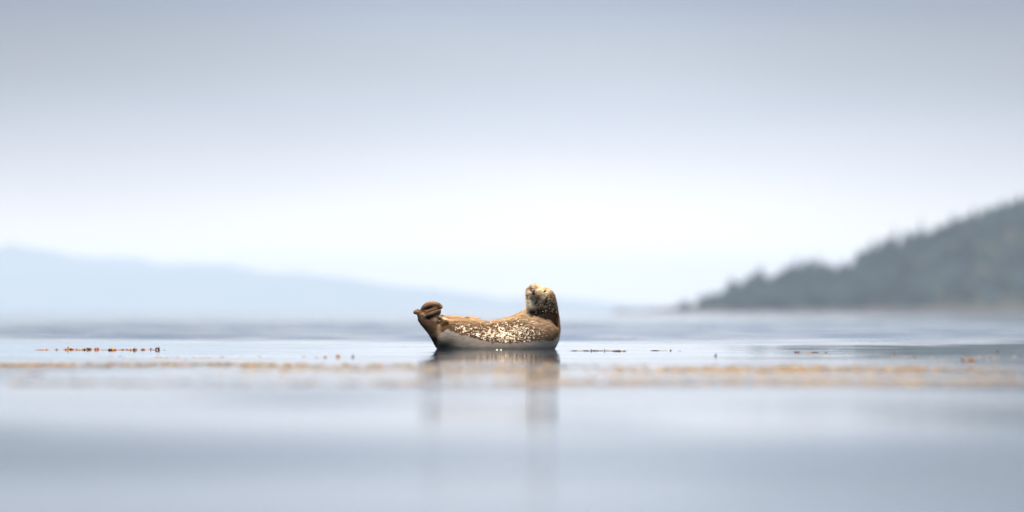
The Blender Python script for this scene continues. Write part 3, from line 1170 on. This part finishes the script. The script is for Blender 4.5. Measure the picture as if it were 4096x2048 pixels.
def blade(r, h, width):
    """upright pointed tip"""
    V, Fc = [], []
    lx = r.uniform(-.25, .25)
    for i in range(6):
        t = i / 5
        wv = width * (1 - t) ** 0.6 * (0.7 + 0.5 * math.sin(3 * t)) + 0.0008
        for s_, tt in ((-1, 0), (0, 1), (1, 0), (0, -1)):
            V.append((lx * h * t + s_ * wv / 2, tt * wv * 0.2, h * t - 0.004))
    for i in range(5):
        for k in range(4):
            Fc.append((i * 4 + k, i * 4 + (k + 1) % 4, i * 4 + 4 + (k + 1) % 4, i * 4 + 4 + k))
    Fc.append((3, 2, 1, 0))
    Fc.append(tuple(20 + k for k in range(4)))
    return np.array(V), Fc


def bladder(r, s):
    v = IV * np.array([s * r.uniform(1, 1.5), s, s * r.uniform(.75, 1.0)])
    return v, [tuple(f) for f in IF]


WM = {'y': m_weed_y, 'o': m_weed_o, 'd': m_weed_d, 't': m_weed_t}
PXM = PX      # metres per pixel = PXM * distance


def clump(px, py, wpx, hpx, cols, label, seed, tip=None):
    """one tuft of weed: base at pixel (px, py), about wpx wide and hpx high in the photograph"""
    Yd = dist_of(py)
    x = (px - 2048) * PX * Yd
    s = PX * Yd
    t = empty("seaweed_clump", (x, Yd, 0))
    tag(t, label, "seaweed", group="tufts of seaweed breaking the surface")
    r = random.Random(seed)
    wm, hm = wpx * s, hpx * s
    for i, k in enumerate(cols):
        nfr = 3 if wpx > 14 else 2
        for j in range(nfr):
            v, f = frond(r, wm * r.uniform(.5, .95), min(0.02, wm * 0.4) * r.uniform(.7, 1.2), hm * r.uniform(.55, 1.0))
            v = v + np.array([(i - (len(cols) - 1) / 2) * wm * 0.42 + r.uniform(-.12, .12) * wm, r.uniform(-.03, .03), 0])
            mesh_obj("frond", v, f, WM[k], t)
        v, f = bladder(r, min(hm * .32, .009))
        v = v + np.array([(i - (len(cols) - 1) / 2) * wm * 0.42, 0, hm * .5])
        mesh_obj("bladder", v, f, WM[k], t)
    if px < 650:
        # the strap the tuft hangs on, lying along the surface
        L = 26 * s
        V, Fc = [], []
        for i in range(9):
            t_ = i / 8
            zz_ = hm * 0.28 * (0.5 + 0.5 * math.sin(t_ * 9 + seed)) + 0.0006
            for a_, b_ in ((-1, 0), (0, 1), (1, 0), (0, -1)):
                V.append(((t_ - .5) * L, a_ * .012 + .01 * math.sin(t_ * 5 + seed), zz_ + b_ * .0016))
        for i in range(8):
            for k in range(4):
                Fc.append((i * 4 + k, i * 4 + (k + 1) % 4, i * 4 + 4 + (k + 1) % 4, i * 4 + 4 + k))
        Fc += [(3, 2, 1, 0), (32, 33, 34, 35)]
        mesh_obj("strap", V, Fc, m_weed_o if seed % 3 else m_weed_y, t)
    if tip:
        v, f = blade(r, tip * s, 0.014)
        mesh_obj("tip", v, f, m_weed_d, t)
    return t


strip = [(152, 1400, 6, 4, 'd', None, "tiny dark tuft, the leftmost of the seaweed strip left of the seal"),
         (168, 1400, 16, 4, 'o', None, "small orange tuft second from the left end of the seaweed strip"),
         (186, 1400, 16, 7, 'o', None, "low rusty orange tuft near the left end of the seaweed strip"),
         (227, 1400, 10, 7, 'd', None, "small round black tuft alone in the left part of the seaweed strip"),
         (262, 1400, 14, 4, 't', 8, "thin tuft with a short spike just left of the tall purple tip"),
         (271, 1399, 14, 8, 'oy', 16, "seaweed tuft with the tallest purple upright tip of the strip"),
         (288, 1399, 18, 8, 'do', None, "dark arched tuft just right of the tall purple tip"),
         (307, 1400, 10, 7, 'd', None, "small purple black hump between two rusty tufts"),
         (318, 1401, 12, 5, 'o', None, "low red brown sliver right of the small purple black hump"),
         (336, 1400, 18, 7, 'td', None, "pale arched strap with a dark end in the seaweed strip"),
         (356, 1399, 20, 10, 'dy', None, "half black half yellow tuft in the middle of the seaweed strip"),
         (386, 1399, 20, 10, 'oo', None, "rust brown ragged tuft right of the half black half yellow one"),
         (413, 1400, 12, 4, 't', None, "flat faint sliver of weed in the middle gap of the seaweed strip"),
         (435, 1400, 8, 6, 'y', None, "small yellow peak left of the wide yellow and black tuft"),
         (451, 1401, 26, 9, 'dyo', None, "wide yellow tuft with black top and dark left end"),
         (480, 1400, 12, 4, 'o', None, "small brown speck tuft between the two wide yellow tufts"),
         (491, 1400, 14, 7, 'o', None, "low red brown arch right of the small brown speck"),
         (508, 1400, 14, 5, 'd', None, "narrow dark wedge just left of a bright yellow tuft"),
         (520, 1401, 16, 7, 'yy', None, "bright yellow tuft with one small orange peak"),
         (540, 1401, 22, 10, 'dy', 9, "big bright yellow tuft with two black tips"),
         (572, 1400, 20, 8, 'to', None, "sloping orange brown tuft left of the last two tufts"),
         (604, 1399, 8, 7, 'd', 11, "small dark stub with a pale strap, second last tuft of the strip"),
         (614, 1400, 14, 4, 'y', None, "flat yellow strap right of the small dark stub"),
         (630, 1400, 18, 14, 'dd', None, "large black rounded tuft ending the seaweed strip on the right"),
         (658, 1401, 12, 3, 'd', None, "flat grey sliver floating right of the large black tuft"),
         (1265, 1431, 14, 5, 'd', None, "flat dark tuft, first of the four between strip and seal"),
         (1301, 1431, 14, 9, 'do', None, "small brown tuft second of the four between strip and seal"),
         (1352, 1431, 16, 16, 'oy', None, "blurred bright orange tuft left of the seal"),
         (1411, 1431, 12, 8, 'd', 18, "dark upright tuft right of the blurred bright orange one"),
         (2312, 1404, 60, 3, 'dt', None, "thin flat purple weed line nearest to the right of the seal"),
         (2364, 1404, 60, 4, 'dd', 10, "flat purple weed line with a small spike right of the seal"),
         (2420, 1404, 60, 4, 'dt', 10, "flat weed line with a brown patch further right of the seal"),
         (2478, 1405, 60, 4, 'dt', 9, "end of the flat weed line right of the seal"),
         (2640, 1403, 60, 2, 'dt', None, "hair thin weed line left of the lone short stick"),
         (2682, 1403, 14, 3, 'd', 8, "lone short leaning stick of weed in the calm water"),
         (2722, 1406, 20, 3, 't', None, "pale speck of weed right of the lone short stick"),
         (2862, 1424, 14, 6, 'd', 14, "faint grey leaning tuft between the two weed lines on the right"),
         (3188, 1410, 22, 6, 'dd', None, "black blob of weed with a tapering left end on the right"),
         (3245, 1410, 50, 3, 'td', 5, "broken purple weed line right of the black blob"),
         (3302, 1411, 20, 3, 'd', None, "small dark sliver at the end of the broken weed line"),
         (3362, 1404, 16, 2, 'd', None, "tiny flat speck above the water right of the broken weed line"),
         (3575, 1417, 14, 4, 't', 10, "short purple upright stick of weed in the right third"),
         (3656, 1431, 14, 4, 'd', 10, "short slanting grey stalk of weed left of the two golden tufts"),
         (3855, 1446, 20, 16, 'dy', None, "left one of two blurred golden tufts near the right edge"),
         (3886, 1445, 20, 18, 'oy', None, "right one of two blurred golden tufts near the right edge"),
         (3990, 1407, 6, 3, 'd', 8, "tiny slanting dark stalk near the right edge")]
for i, (a, b, c1, d1, e1_, tp, lab) in enumerate(strip):
    clump(a, b, c1, d1, list(e1_), lab, 100 + i, tp)


def weed_bed(name, spots, label, seed, mats):
    """many fronds nobody could count; spots: (px, py, spread_px, spread_py, count, height_m)"""
    r = random.Random(seed)
    vs_, fs_, mi, off = [], [], [], 0
    for (a, b, sa, sb, cn, hm, wts) in spots:
        for _ in range(int(cn * 3.2)):
            ppx = a + r.uniform(-1, 1) * sa
            ppy = max(1425, b + r.gauss(0, 1) * sb * 2.0)
            if ppy > 1556:
                continue
            Yd = dist_of(ppy)
            x = (ppx - 2048) * PX * Yd
            if math.sin(x * 2.3 + 4 * math.sin(Yd * .21)) + math.sin(x * 5.1 + Yd * .4) + r.uniform(-1.6, 1.6) < -1.1:
                continue
            v, f = frond(r, r.uniform(.02, .06), r.uniform(.006, .014), hm * 0.36 * r.uniform(.4, 1.2), seg=4)
            vs_.append(v + np.array([x, Yd, 0]))
            fs_ += [tuple(q_ + off for q_ in ff) for ff in f]
            k = r.choices(range(4), wts)[0]
            mi += [k] * len(f)
            off += len(v)
    o = mesh_obj(name, np.vstack(vs_), fs_, None, None)
    for m_ in mats:
        o.data.materials.append(m_)
    o.data.polygons.foreach_set('material_index', mi)
    tag(o, label, "seaweed", kind="stuff")
    return o


mats = [m_weed_y, m_weed_o, m_weed_d, m_weed_t]
GLD = (2.6, .3, .5, 8)
OCH, TAN, GRY = (1.7, .4, 0.6, 8), (.35, .25, .9, 9), (.05, .1, 2.5, 6)
weed_bed("floating_seaweed", [
    (330, 1455, 340, 5, 170, .010, TAN), (130, 1462, 180, 6, 70, .012, OCH), (560, 1446, 150, 5, 90, .011, TAN), (780, 1443, 130, 4, 110, .012, OCH),
    (960, 1446, 130, 5, 110, .012, TAN), (1130, 1462, 160, 7, 150, .010, OCH), (950, 1487, 200, 6, 80, .009, TAN), (600, 1500, 560, 10, 170, .007, GRY),
    (850, 1552, 90, 8, 40, .009, GRY), (130, 1490, 40, 8, 20, .010, GRY),
    (1330, 1480, 200, 10, 220, .010, TAN), (1560, 1492, 180, 12, 180, .010, TAN), (1700, 1500, 150, 10, 110, .008, TAN), (900, 1530, 900, 9, 200, .008, GRY)],
    "blurred tan seaweed bed floating in front and to the left of the seal", 51, mats)
weed_bed("floating_seaweed", [
    (1900, 1490, 200, 10, 190, .009, TAN), (2130, 1498, 150, 10, 240, .011, OCH), (2350, 1498, 160, 8, 150, .010, TAN), (2420, 1500, 60, 5, 70, .012, (1, 5, 2, 3)),
    (2700, 1499, 260, 7, 420, .014, GLD), (3050, 1498, 240, 9, 360, .014, GLD), (3400, 1500, 300, 12, 380, .013, OCH), (3800, 1505, 260, 14, 240, .010, TAN),
    (2700, 1460, 500, 5, 90, .006, TAN), (3300, 1455, 400, 6, 110, .007, TAN), (3750, 1440, 250, 7, 100, .008, TAN), (3980, 1500, 120, 18, 150, .012, GRY),
    (3200, 1535, 900, 9, 330, .009, GRY), (3600, 1530, 400, 16, 260, .009, TAN), (2200, 1535, 120, 14, 120, .010, TAN)],
    "blurred orange and tan seaweed bed floating in front and to the right of the seal", 52, mats)

# ------------------------------------------------------------------ foam by the seal
m_foam, q, p = flat_mat("foam_white", (0.55, 0.55, 0.53), 0.3)
for i, (a, b, lab) in enumerate([(1987, 1399.5, "left one of two white foam flecks in front of the seal"),
                                 (2003, 1400.0, "right one of two white foam flecks in front of the seal")]):
    Yd = dist_of(b)
    t = mesh_obj("foam_fleck", np.vstack([IV2 * np.array([.010, .02, .004]), IV2 * np.array([.004, .012, .005]) + np.array([.006, 0, .003])]),
                 np.vstack([IF2, IF2 + len(IV2)]).tolist(), m_foam, None, loc=((a - 2048) * PX * Yd, Yd, 0.001))
    tag(t, lab, "foam", group="foam flecks by the seal")
